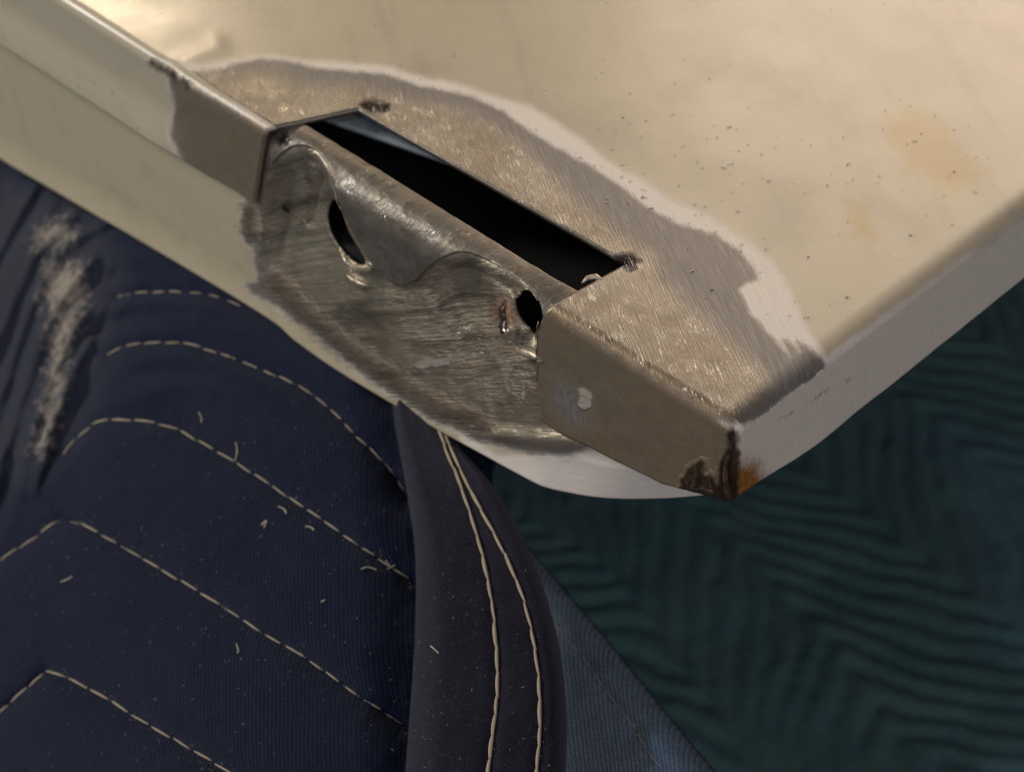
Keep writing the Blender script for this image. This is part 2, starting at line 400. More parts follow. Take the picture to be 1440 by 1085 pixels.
for a in np.linspace(0, math.pi/2, NB)[1:]:          # front bend, a sphere patch at the corner
    b = RB*(1-a/(math.pi/4))
    xx = xwarp(Xf, np.full(nflat, b), 1.0)
    flat = np.stack([xx, np.full(nflat, RB-RB*math.sin(a)), np.full(nflat, -RB+RB*math.cos(a))], -1)
    ang = np.linspace(0, math.pi/2, NB)[1:]
    bend = np.stack([-RB+RB*math.cos(a)*np.sin(ang)*1.0+RB*0*ang, RB-RB*math.sin(a)*np.ones(NB-1), -RB+RB*math.cos(a)*np.cos(ang)], -1)
    # vertical cylinder at the corner below the sphere patch
    nx = np.sin(ang); 
    d = np.stack([np.sin(ang), -math.sin(a)*np.cos(ang)-0*ang, math.cos(a)*np.cos(ang)], -1)
    bend = np.array([-RX, RB, -RB])+np.array([RX, RB, RB])*d/np.linalg.norm(d, axis=1)[:, None]
    rows_V.append(np.vstack([flat, bend])); rows_b.append(np.full(nflat+NB-1, -1.0))
for t in np.linspace(0, 1, NDOWN)[1:]:               # front flange
    xx0 = Xf
    zb = flange_bottom(xx0); z = -RB+(zb+RB)*t
    xx = xwarp(xx0, z, 1.0)
    left = 1-sstep(xL0-45, xL0-12, xx)
    flare = -1.3*sstep(.45, 1.0, np.full(nflat, t))*left+.5*np.sin(math.pi*t)*left
    dent = .35*fbm(xx/9, z/7, 3)*sstep(0, .3, np.full(nflat, t))
    flat = np.stack([xx, flare+dent, z], -1)
    ang = np.linspace(0, math.pi/2, NB)[1:]
    zb2 = flange_bottom(np.array([-1.0]))[0]
    bend = np.stack([-RX+RX*np.sin(ang), RB-RB*np.cos(ang)+dent[-1]*np.cos(ang), np.full(NB-1, -RB+(zb2+RB)*t)], -1)
    rows_V.append(np.vstack([flat, bend])); rows_b.append(np.full(nflat+NB-1, -1.0))
V = np.array(rows_V); nr, nc = V.shape[:2]
keep = np.ones((nr-1, nc-1), bool); keep[jF:, iL:iR] = False
Fc = grid_faces(nr, nc, keep, flip=True)
# side flange hangs from the last column of the flat rows
SZ = -20.5
edge = V[:nyf, -1]
zc = flange_bottom(np.array([-1.0]))[0]; zside = zc+(SZ-zc)*sstep(0, 25, edge[:, 1]-RB)
wobs = sstep(0, 12, edge[:, 1]-RB)
side = np.stack([np.stack([.30*fbm(edge[:, 1]/12, np.full(nyf, t*3), 9)*t*wobs, edge[:, 1], -RB+(zside+RB)*t], -1) for t in np.linspace(0, 1, NDOWN)], 0)
side[0] = edge
off = V.size//3
Fs = grid_faces(NDOWN, nyf)+off
allV = np.vstack([V.reshape(-1, 3), side.reshape(-1, 3)])
px, py = proj(allV)
istop = np.concatenate([np.repeat(np.array([r[0] for r in rows_b]) > 0, nc), np.zeros(side.shape[0]*side.shape[1], bool)])
allV[:, 2] += istop*(.30*np.exp(-(line_d(px, py, [(262, 86), (305, 66)])/15)**2)+.14*fbm(allV[:, 0]/28, allV[:, 1]/28, 91, 2)*sstep(0, 14, allV[:, 1])*sstep(0, 14, -allV[:, 0])
               +.12*fbm(allV[:, 0]/7, allV[:, 1]/7, 92, 2)*sstep(-20, 30, poly_sdf(px, py, B_METAL))*sstep(2, 8, -allV[:, 0])*(poly_sdf(px, py, B_METAL) > -20))
isfront = np.concatenate([np.repeat(np.array([r[0] for r in rows_b]) < 0, nc), np.zeros(side.shape[0]*side.shape[1], bool)])
isside = np.concatenate([np.zeros(off, bool), np.ones(side.shape[0]*side.shape[1], bool)])
top_w = poly_sdf(px, py, B_WHITE+below); top_g = poly_sdf(px, py, B_GRAY+below); top_m = poly_sdf(px, py, B_METAL+below)
lb = poly_sdf(px, py, LEFT_BARE)
rightfl = poly_sdf(px, py, [(700, 300), (1000, 480), (1034, 560), (1032, 602), (1030, 700), (1024, 760), (650, 760)])
front_w = np.where(px < 560, lb+6, np.where(px > 1000, 200, rightfl+4)); front_g = np.where(px < 560, lb, rightfl); front_m = np.where(px < 560, lb-3, rightfl)
w = np.where(isfront, front_w, top_w); g = np.where(isfront, front_g, top_g); mt = np.where(isfront, front_m, top_m)
# a purple grey patch and a spot of old paint left on the right piece of the front flange
patch = poly_sdf(px, py, [(775, 520), (800, 530), (825, 560), (840, 600), (800, 610), (770, 570)])
mt = np.where(isfront, np.minimum(mt, -patch+4), mt)
spot = poly_sdf(px, py, [(812, 546), (822, 543), (833, 556), (832, 572), (822, 578), (811, 570), (815, 560)])
chipf = np.where(isfront, spot, -400)
w = np.where(isside, -200, w); g = np.where(isside, -200, g); mt = np.where(isside, -200, mt)
# pale primer along the rubbed right rim; the side flange takes the same pale colour
rim = poly_sdf(px, py, [(1030, 612), (1058, 586), (1108, 549), (1164, 498), (1250, 436), (1340, 372), (1460, 288), (1900, -10), (1900, 900), (1030, 900)])
w = np.where(isfront & (px < 1030), w, union(w, rim-2))
rust = union(poly_sdf(px, py, [(1038, 655), (1060, 655), (1072, 680), (1070, 708), (1045, 716), (1026, 708), (1032, 675)]))
burn = union(poly_sdf(px, py, [(506, 147), (520, 142), (548, 146), (546, 156), (520, 158)]), poly_sdf(px, py, [(856, 362), (886, 358), (902, 366), (884, 378)]))
burn = np.where(isfront, -400.0, burn)
burn = union(burn, 3-line_d(px, py, [(214, 88), (238, 102), (262, 118)]), 4-line_d(px, py, [(1029, 610), (1032, 650), (1034, 700)]))
dark = union(poly_sdf(px, py, [(1018, 650), (1030, 632), (1036, 650), (1031, 672), (1036, 722), (1018, 720), (1012, 690)]), poly_sdf(px, py, [(976, 654), (985, 652), (986, 676), (980, 690), (968, 690), (962, 676)]), poly_sdf(px, py, [(992, 672), (1000, 672), (1006, 690), (994, 692)]),
             poly_sdf(px, py, [(1036, 708), (1050, 704), (1070, 696), (1070, 712), (1050, 728), (1036, 728)]), 4-line_d(px, py, [(962, 690), (985, 694), (1005, 698)]))
burn = union(burn, np.where(px > 900, dark+6, -400))
scuff = union(2-line_d(px, py, [(1082, 600), (1096, 588), (1130, 570), (1165, 546)]), 1.5-line_d(px, py, [(1190, 534), (1204, 531)]))
burn = union(burn, np.where(isfront, -400, scuff*.6-5))
yel = union(poly_sdf(px, py, [(1235, 175), (1280, 152), (1330, 175), (1352, 205), (1390, 250), (1340, 275), (1270, 235)]), poly_sdf(px, py, [(1180, 270), (1230, 285), (1240, 350), (1190, 340)])-8)
smu = union(poly_sdf(px, py, [(760, 160), (830, 150), (930, 190), (1030, 220), (1130, 250), (1150, 320), (1080, 350), (1000, 300), (900, 250)]), 8-line_d(px, py, [(985, 95), (1060, 110), (1120, 140), (1200, 175)]), 5-line_d(px, py, [(955, 120), (1010, 135)]), 6-line_d(px, py, [(1030, 130), (1080, 150), (1130, 172)]), 10-line_d(px, py, [(1230, 280), (1290, 330)]))
smu = np.where(isfront | isside, -400, smu)
A = {k: v/PXMM for k, v in dict(tint=np.where(isfront, 2.5, -60*PXMM/PXMM)*PXMM, chip=chipf, smudge=smu, white=w, gray=g, metal=mt, rust=rust, burn=burn, yellow=yel).items()}
skin = make("outer_skin", allV, np.vstack([Fc, Fs]), MAT_TOP, panel, A, coat=True)
weld(skin); solidify(skin, .9, -1)

def crust(line, rads, mat, side=0):
    L = smooth_line(line, 6); P = np.array([Fr(x, y, -.12) if not side else bp(x, y, (1, 0, 0), (-.2, 0, 0)) for x, y in L])
    v, f = tube(P, np.interp(np.linspace(0, 1, len(L)), np.linspace(0, 1, len(rads)), rads), 9); v = np.asarray(v)
    v = v+.55*np.stack([fbm(v[:, 0]*2.3+k*7, v[:, 2]*2.3, 70+k, 3) for k in range(3)], -1)
    make("rust_crust", v, f, mat, panel)
crust([(1024, 640), (1020, 662), (1022, 685), (1026, 702)], [.15, .42, .5, .35], MAT_CRUST)
crust([(978, 655), (980, 668), (974, 684)], [.15, .35, .3], MAT_CRUST)
crust([(964, 676), (972, 686), (992, 688), (1004, 692)], [.2, .32, .3, .2], MAT_CRUST)
crust([(996, 672), (1000, 684)], [.15, .28], MAT_CRUST)
crust([(1046, 668), (1049, 678), (1050, 688)], [.12, .3, .2], MAT_AMBER, 1)

# ---- lower panel, seen under the flange: one dense sheet, y as a height over (x, z), ground pockets and torn slits
xsl = np.concatenate([np.linspace(-620, -130, 50)[:-1], np.linspace(-130, -2.9, 310)])
ZB = np.array([Fr(px_, py_, y_) for px_, py_, y_ in [(0, 226, 1), (180, 331, 1), (360, 439, 1), (470, 515, 1), (560, 570, 1), (620, 602, 1.4), (680, 632, 1.8), (740, 662, 2.2), (800, 690, 2.6), (860, 706, 3), (920, 713, 3), (980, 711, 3), (1015, 703, 3)]])
ZBs = smooth_line(ZB, 8)
GROUND = [(352, 276), (342, 292), (336, 340), (356, 346), (362, 395), (335, 402), (380, 425), (440, 468), (520, 535), (600, 585), (680, 622), (740, 636), (790, 640), (836, 628), (900, 560), (900, 400), (760, 300), (380, 120)]
POCK1 = smooth_line([(360, 345), (364, 285), (376, 240), (396, 214), (420, 204), (446, 213), (463, 240), (472, 275), (492, 322), (522, 378), (505, 440), (430, 455), (375, 410), (360, 345)], 6)[:-1]
POCK2 = smooth_line([(588, 398), (612, 368), (650, 354), (692, 368), (732, 396), (760, 426), (770, 470), (764, 540), (700, 560), (630, 480), (588, 398)], 6)[:-1]
SLIT1 = smooth_line([(462, 292), (468, 281), (477, 287), (491, 326), (514, 366), (505, 371), (486, 358), (467, 332), (460, 308), (462, 292)], 5)[:-1]
SLIT2 = smooth_line([(724, 422), (735, 409), (748, 410), (762, 430), (764, 474), (744, 462), (729, 442), (724, 422)], 5)[:-1]
TOPZ = -.6; RS = 6.2
e0, e1 = T(424, 172, TOPZ), T(806, 408, TOPZ)
def inner_edge(x): return np.interp(x, [e0[0]-6, e0[0], e1[0]], [e0[1]+.3, e0[1], e1[1]])
def base_profile(x, v, off):
    """rolled edge: flat top, quarter round, face; off = depth below the strip's outer surface. Gives the point and its outward normal"""
    y0 = inner_edge(x); R = RS-off
    Lt = np.maximum(y0-RS, .3); arc = RS*math.pi/2
    a = np.clip((v-Lt)/arc, 0, 1)*math.pi/2
    y = np.where(v < Lt, y0-(v/Lt)*(y0-RS), RS-R*np.sin(a)); z = TOPZ-RS+R*np.cos(a)
    dn = np.clip(v-Lt-arc, 0, None)
    return y, z, dn, a
def lower_P(X, Vv):
    y, z, dn, a = base_profile(X, Vv, .95)
    zbx = np.where(X < ZB[0, 0], ZB[0, 2], np.interp(X, ZBs[:, 0], ZBs[:, 2]))
    z0 = TOPZ-RS
    z = z-dn*(z0-zbx)/VD
    P0 = np.stack([X, y, z], -1); qx, qy = proj(P0)
    mid = sstep(xL0-6, xL0+2, X)*(1-sstep(xR0-2, xR0+6, X))
    d = .75*(1-mid)                                            # depth below the profile
    near = np.clip(1-(z-zbx)/10, 0, 1)
    lip = 1-sstep(xR0-6, xR0+22, X)
    d = d-1.4*near**2*lip+1.6*np.clip(1-(z-zbx)/1.3, 0, 1)**2
    d = d+4.0*sstep(xR0-2, -8, X)*near
    s1 = poly_sdf(qx, qy, POCK1)/PXMM; s2 = poly_sdf(qx, qy, POCK2)/PXMM
    f1 = sstep(450, 300, qy); f2 = sstep(550, 420, qy)
    d = d+2.9*sstep(-.1, 3.0, s1)*f1+2.9*sstep(-.1, 3.8, s2)*f2
    fl1 = line_d(qx, qy, [(428, 222), (432, 260), (424, 290), (420, 320)])
    d = d+.9*np.exp(-(fl1/6)**2)*sstep(0, 1.2, s1)-.5*np.exp(-((qx-400)/13)**2)*sstep(0, 2, s1)*f1
    d = d+.35*np.exp(-(line_d(qx, qy, [(386, 300), (400, 306), (420, 300)])/9)**2)
    d = d-.5*np.exp(-(line_d(qx, qy, [(374, 255), (368, 300), (366, 350)])/7)**2)
    d = d+1.2*np.exp(-(line_d(qx, qy, [(464, 285), (470, 325), (494, 362)])/11)**2)
    d = d-1.5*np.exp(-(line_d(qx, qy, [(484, 366), (500, 377), (522, 376)])/6)**2)
    d = d-.8*np.exp(-(line_d(qx, qy, [(486, 386), (510, 402)])/5)**2)
    d = d+1.2*np.exp(-(line_d(qx, qy, [(712, 405), (738, 402), (756, 418)])/9)**2)
    d = d-1.3*np.exp(-(line_d(qx, qy, [(712, 420), (708, 445), (718, 472)])/8)**2)
    d = d-1.3*np.exp(-(line_d(qx, qy, [(716, 468), (735, 492), (766, 504)])/6)**2)
    d = d+.9*np.exp(-(line_d(qx, qy, [(738, 478), (762, 488)])/6)**2)
    d = d-.9*np.exp(-((qx-714)/8)**2-((qy-470)/10)**2)
    gr = sstep(0, 2, poly_sdf(qx, qy, GROUND)/PXMM)
    d = d+gr*(.30*fbm(X/5, z/3.0, 21)+.16*fbm(X/1.8, z/.8, 22))*sstep(0, 6, Vv)+.20*fbm(X/16, z/12, 23)
    d = d-1.3*np.exp(-(line_d(qx, qy, [(704, 606), (760, 612), (832, 624)])/9)**2)
    return P0+np.stack([0*d, d*np.sin(a), -d*np.cos(a)], -1)
VTOP = np.max(inner_edge(xsl)); VD = 50.0
Ltop = np.maximum(inner_edge(xsl)-RS, .3)+RS*math.pi/2
t1 = np.linspace(.02, 1, 50)[:-1]; t2 = np.linspace(0, 1, 150)
Vg = np.vstack([t1[:, None]*Ltop[None], Ltop[None]+VD*t2[:, None]]); Xg = np.repeat(xsl[None], len(Vg), 0)
def cut(X, Z, pfun, polys, thr=2.6, inside=True):
    """slide the grid points nearest an outline onto it and drop what lies beyond, for a clean cut edge"""
    def S(x, z):
        qx, qy = proj(pfun(x, z)); s = None
        for p in polys:
            d = poly_sdf(qx, qy, p); s = d if s is None else np.maximum(s, d)
        return s
    X, Z = X.copy(), Z.copy()
    s = S(X, Z); X, Z, gone = snap(X, Z, S, s)
    return X, Z, gone
Xg, Vg, hole = cut(Xg, Vg, lower_P, [SLIT1, SLIT2])
LV = lower_P(Xg, Vg); px, py = proj(LV)
gd = poly_sdf(px, py, GROUND)
chips = union(poly_sdf(px, py, [(580, 514), (600, 504), (634, 506), (634, 514), (610, 517), (590, 520)]), poly_sdf(px, py, [(695, 503), (706, 500), (724, 520), (716, 532), (722, 556), (711, 552), (706, 530)]),
              poly_sdf(px, py, [(734, 540), (741, 536), (738, 566), (733, 560)]), poly_sdf(px, py, [(482, 378), (500, 374), (524, 372), (522, 384), (505, 386)]), poly_sdf(px, py, [(492, 390), (514, 396), (520, 406), (508, 404)]), poly_sdf(px, py, [(714, 480), (726, 480), (765, 498), (765, 508), (735, 498)]))
m_ = gd-8; g_ = gd
rus = union(poly_sdf(px, py, [(700, 430), (716, 428), (718, 452), (704, 452)])-3)
bur = union(poly_sdf(px, py, [(342, 292), (360, 286), (362, 335), (340, 338)])-1, poly_sdf(px, py, [(392, 280), (412, 282), (418, 304), (394, 306)])-8, 1.0-line_d(px, py, [(430, 225), (434, 255), (430, 285)]), 13-line_d(px, py, [(384, 392), (412, 426), (472, 478), (544, 530), (612, 572), (676, 598)]), 4-line_d(px, py, [(600, 420), (660, 470), (700, 520)])*.22, 2-line_d(px, py, [(690, 400), (700, 440), (712, 480)])*.5,
             0.5-line_d(px, py, [(548, 414), (600, 440), (650, 462)]), 0-line_d(px, py, [(606, 372), (640, 392)]))
A = {k: v/PXMM for k, v in dict(chip=chips, white=np.maximum(gd+2, poly_sdf(px, py, [(640, 600), (700, 640), (830, 628), (1000, 690), (1030, 720), (700, 720)])), gray=g_, metal=m_, rust=rus, burn=bur).items()}
lower = make("lower_panel", LV, grid_faces(*Xg.shape, ~hole, flip=True), MAT_FRONT, panel, A, coat=True)
solidify(lower, .45, -1)

MAT_BEAD = simple("weld_metal", (.22, .165, .15), .24, .35, .85)
MAT_LIP = simple("torn_lip_metal", (.55, .47, .34), .38, .25, .5)
def on_lower(x, y, lift=0.0):
    k = np.argmin((px_l-x)**2+(py_l-y)**2+1e5*(LVf[:, 1] > 12)); v = LVf[k].copy(); v[1] -= lift; v[2] += lift*.5; return v
LVf = LV.reshape(-1, 3); px_l, py_l = px.ravel(), py.ravel()
def bead(name, line, rads, mat, lift, lump=.25, sides=10):
    L = smooth_line(line, 7); P = np.array([on_lower(x, y, lift) for x, y in L])
    for _ in range(3): P[1:-1] = (P[:-2]+2*P[1:-1]+P[2:])/4
    q = np.linspace(0, 1, len(L)); R = np.interp(q, np.linspace(0, 1, len(rads)), rads)
    v, f = tube(P, R, sides); v = np.asarray(v)
    v = v+lump*np.stack([fbm(v[:, 0]*1.6+k*9, v[:, 2]*1.6, 60+k, 2) for k in range(3)], -1)*np.repeat(R, sides)[:, None]*2
    return make(name, v, f, mat, panel)
bead("weld_bead", [(711, 418), (708, 440), (711, 462), (720, 480)], [.3, .95, 1.15, 1.0, .4], MAT_BEAD, -.2, .5)
bead("weld_bead", [(716, 478), (732, 492), (752, 500), (764, 502)], [.4, .8, .7, .3], MAT_LIP, -.1, .4)
bead("torn_lip", [(478, 352), (488, 368), (502, 377), (520, 374)], [.25, .55, .75, .5], MAT_LIP, -.05, .35)
bead("torn_lip", [(486, 384), (500, 396), (516, 402)], [.2, .5, .2], MAT_LIP, -.1, .35)

# ---- strip across the slot: rolled top edge, two arches cut in its face, a tongue between them
xst = np.linspace(xL0+.25, xR0+3.5, 330)
def strip_point(x, v):
    y, z, dn, a = base_profile(x, v, 0.0)
    z = z-dn; y = y+.5*sstep(xR0-6, xR0+3, x)+.02*dn
    wob = .5*fbm(x/6, v/4, 32)*sstep(0, 3, v)
    return np.stack([x, y+wob*np.sin(a), z-wob*np.cos(a)+.30*fbm(x/2.5, x*0, 33)*(1-sstep(0, 2, v))], -1)
ARCH = [(366, 300), (368, 270), (378, 238), (398, 213), (421, 203), (446, 212), (463, 238), (473, 276), (494, 322), (524, 374), (548, 396), (566, 401), (584, 394), (600, 378), (622, 362), (652, 353), (692, 367), (732, 394), (758, 424), (768, 455), (800, 470)]
ARCH = [(300, 300), (300, 700)][::-1][:0]+[(300, 760), (340, 340)]+[tuple(p) for p in smooth_line(ARCH, 5)]+[(900, 480), (900, 760)]
vv = np.linspace(0, 27, 150)
Xs, Vs = np.meshgrid(xst, vv)
Xs, Vs, gone = cut(Xs, Vs, strip_point, [ARCH], thr=2.2)
SP = strip_point(Xs, Vs); px, py = proj(SP)
rus = poly_sdf(px, py, [(386, 190), (402, 186), (408, 198), (394, 206)])-2
A = {k: v/PXMM for k, v in dict(white=np.full(px.shape, 300.), gray=np.full(px.shape, 300.), metal=np.full(px.shape, 300.), burn=rus).items()}
strip = make("slot_strip", SP, grid_faces(*Xs.shape, ~gone, flip=True), MAT_STRIP, panel, A, coat=True)
solidify(strip, .7, -1)

L = [T(818, 398, -.9), T(826, 391, -.6), T(838, 389, -.2), T(846, 394, -.3), T(852, 391, -.7)]
v, f = tube(L, [.15, .45, .55, .4, .12], 7); make("burr", v, f, MAT_LIP, panel)

def on_strip(x, y):
    k = np.argmin((px-x)**2+(py-y)**2+1e5*(Vs > 26).ravel().reshape(px.shape)); return SP.reshape(-1, 3)[k]+np.array([.0, -.10, .08])
for pts in ([(440, 210), (458, 230), (466, 252), (474, 282), (480, 296)], [(690, 366), (715, 382), (738, 400), (757, 422)]):  # thin bright tubes added as the highlight on the arch edges
    L = [on_strip(x, y) for x, y in smooth_line(pts, 4)]
    v, f = tube(L, .10+.05*np.sin(np.arange(len(L))*1.7), 5); make("edge_highlight", v, f, MAT_EDGE, panel)
L = [Fr(x, y, -.15) for x, y in smooth_line([(757, 452), (753, 475), (754, 505), (755, 535)], 4)]  # same added highlight down the flange's cut edge
v, f = tube(L, .08+.05*np.sin(np.arange(len(L))*2.1), 5); make("edge_highlight", v, f, MAT_EDGE, panel)

# ---- what is inside the slot: a blue grey plate close under the far edge, and an added black pan below that keeps the cavity dark
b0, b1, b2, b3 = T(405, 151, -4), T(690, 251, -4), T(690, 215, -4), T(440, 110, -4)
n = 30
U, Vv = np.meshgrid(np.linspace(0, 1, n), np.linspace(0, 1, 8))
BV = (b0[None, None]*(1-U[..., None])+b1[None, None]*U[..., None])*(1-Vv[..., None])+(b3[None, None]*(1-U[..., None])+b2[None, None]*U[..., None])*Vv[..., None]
br = make("inner_plate", BV, grid_faces(8, n, flip=True), MAT_BLUE, panel); solidify(br, 1.0, 0)
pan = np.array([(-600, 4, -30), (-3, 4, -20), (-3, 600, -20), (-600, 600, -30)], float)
pn = make("shade_pan", np.vstack([pan, pan+np.array([0, 0, -1])]), [(0, 1, 2, 3), (7, 6, 5, 4), (0, 4, 5, 1), (1, 5, 6, 2), (2, 6, 7, 3), (3, 7, 4, 0)], MAT_DARK, panel, smooth=False)

# ------------------------------------------------------------------ cloths
ee = Fr(560, 570, 1.0)-Fr(0, 226, 1.0); ee /= np.linalg.norm(ee)
NB_ = np.array([.30, -.40, .86]); NB_ -= ee*(NB_ @ ee); NB_ /= np.linalg.norm(NB_)
Q0 = Fr(np.float64(360), np.float64(440), 1.0)-NB_*1.5
PNAVY = (NB_, Q0)
EDGE = smooth_line([(-300, 55), (0, 226), (180, 331), (360, 439), (470, 515), (560, 570), (620, 602), (680, 632)], 4)   # panel's lower edge in view
rowA = smooth_line([(165, 418), (205, 411), (250, 411), (300, 416), (340, 430)])
rowB = smooth_line([(150, 500), (178, 486), (225, 481), (270, 485), (330, 505), (380, 525), (420, 543), (470, 580), (500, 612), (545, 655), (575, 700)])
rowC = smooth_line([(88, 640), (112, 612), (140, 591), (175, 590), (232, 597), (270, 615), (335, 652), (400, 695), (460, 735), (520, 777), (565, 806), (590, 825)])
rowD = [tuple(p) for p in smooth_line([(-60, 830), (0, 788), (45, 757), (88, 727)])]+[tuple(p) for p in smooth_line([(90, 727), (130, 744), (205, 788), (290, 838), (370, 890), (430, 925), (500, 975), (570, 1020), (600, 1040)])]
rowE = [tuple(p) for p in smooth_line([(-60, 1050), (0, 1000), (66, 942)])]+[tuple(p) for p in smooth_line([(68, 940), (120, 965), (200, 1012), (260, 1048), (330, 1090), (400, 1135)])]
FACET = [(145, 560), (122, 590), (92, 640), (48, 690), (0, 742), (-80, 800), (-200, 900)]      # where the flat face turns away into the crumpled side
step = 4
gx, gy = np.meshgrid(np.arange(-240, 700, 3), np.arange(150, 1200, 3))
FOLDS = [smooth_line(p, 5) for p in ([(-40, 420), (0, 350), (20, 310), (50, 262)], [(-30, 480), (0, 412), (30, 345), (72, 290)], [(-30, 540), (0, 470), (25, 402), (52, 350), (95, 305)], [(-20, 620), (0, 560), (30, 470), (60, 392), (100, 340), (150, 312)],
         [(-10, 700), (5, 640), (30, 560), (55, 482), (85, 420), (128, 366)], [(30, 690), (42, 640), (60, 562), (82, 502), (112, 448)], [(50, 690), (58, 650), (76, 592), (100, 532), (126, 482)], [(10, 750), (22, 700), (32, 645), (46, 592)], [(-40, 760), (-20, 690), (0, 640)])]
def navy_h(x, y):
    """height (mm) of the cloth over its plane"""
    d = np.minimum.reduce([line_d(x, y, r) for r in (rowB, rowC, rowD, rowE, rowA)])
    h = 2.7*(1-np.exp(-(d/17)**1.1))-8e-5*(x-330)**2
    # fold at the facet's left border
    fac = poly_sdf(x, y, [(145, 380)]+FACET+[(-200, 1500), (900, 1500), (900, 300)])
    side = sstep(14, -34, fac)
    h = h-1.5*sstep(60, 0, fac)*sstep(520, 640, y)-4.0*side*sstep(420, 540, y)
    # crumples left of it: long ridges falling down and left
    u = (x+.42*(y-300))+26*np.sin(y/95)+10*fbm(x/60, y/60, 5); 
    cr = 1.6*fbm(u/22, y/110, 41, 2)-.6
    for k, pts in enumerate(FOLDS):
        q = line_d(x+5*fbm(x/30, y/40, 46), y, pts); cr = cr+(2.0 if k % 2 else 2.6)*np.exp(-(q/(9.5+2*(k % 3)))**2)
    left = sstep(60, -30, poly_sdf(x, y, [(190, 300), (175, 420), (150, 520), (120, 600), (60, 690), (-100, 800), (-100, 1500), (900, 1500), (900, 300)]))
    h = h+cr*left
    # shallow wrinkles under the panel edge
    for pts, a, wd in [([(100, 420), (128, 404), (150, 391), (211, 381), (250, 378)], -1.1, 14), ([(106, 480), (130, 462), (167, 446), (211, 440), (262, 442)], -1.8, 13),
                       ([(120, 505), (134, 484), (158, 462), (203, 452), (250, 456)], -1.6, 16), ([(84, 640), (98, 612), (120, 566), (140, 530), (166, 503)], -1.5, 15),
                       ([(150, 545), (190, 528), (240, 520), (290, 528)], -1.2, 16), ([(150, 572), (200, 556), (250, 540), (300, 548)], .9, 16), ([(175, 432), (230, 424), (300, 430), (350, 450)], 1.0, 12),
                       ([(190, 505), (260, 502), (330, 522), (400, 556)], 1.1, 13), ([(130, 618), (160, 606), (230, 612), (290, 640)], .8, 14), ([(60, 765), (92, 742), (140, 765), (220, 812)], .8, 18),
                       ([(170, 650), (240, 662), (320, 710)], -.7, 24), ([(330, 600), (420, 640), (480, 690)], .6, 20)]:
        pp = smooth_line(pts, 5); mid = pp[len(pp)//2]; half = .5*np.linalg.norm(pp[-1]-pp[0])+12
        h = h+a*np.exp(-(line_d(x, y, pp)/wd)**2)*np.exp(-((x-mid[0])**2+(y-mid[1])**2)/(half*.85)**2)
    h = h+.6*fbm(x/12, y/12, 53, 2)*np.exp(-d/11)+.5*fbm(x/24, y/40, 54)*np.exp(-d/30)
    h = h+1.0*fbm(x/90, y/70, 51)+.3*fbm(x/26, y/22, 52)
    # goes down beneath the panel and under the hem
    e = poly_sdf(x, y, list(map(tuple, EDGE))+[(680, -400), (-300, -400)])
    h = h-.9*sstep(-30, 0, e)-np.clip(e, 0, None)*.10
    hem = poly_sdf(x, y, [(556, 560), (562, 640), (574, 760), (578, 900), (572, 1000), (566, 1300), (900, 1300), (900, 560)])
    h = h-3.4*sstep(-75, 10, hem)-np.clip(hem, 0, 200)*.04
    return h
NV = bph(gx, gy, PNAVY, navy_h(gx, gy))
stain = union(poly_sdf(gx, gy, [(55, 320), (95, 305), (108, 330), (85, 350), (50, 350)])-4, poly_sdf(gx, gy, [(70, 370), (115, 375), (118, 420), (100, 440), (60, 420)]), poly_sdf(gx, gy, [(70, 430), (112, 440), (95, 490), (85, 560), (60, 640), (48, 630), (70, 540)])-2)
e = poly_sdf(gx, gy, list(map(tuple, EDGE))+[(680, -400), (-300, -400)])
kp = ~((e > 110) | (gx > 690))
kp = kp[:-1, :-1]
navy = empty("navy_blanket")
tag(navy, "navy quilted moving blanket folded under the panel edge with pale zigzag stitching", "blanket")
o = make("quilted_face", NV, grid_faces(*gx.shape, kp, flip=True), MAT_NAVY, navy, {"stain": stain/PXMM, "fade": poly_sdf(gx, gy, [(-300, 100), (150, 300), (180, 400), (150, 520), (110, 610), (40, 680), (-300, 860)])/PXMM}); solidify(o, 3.0, -1)

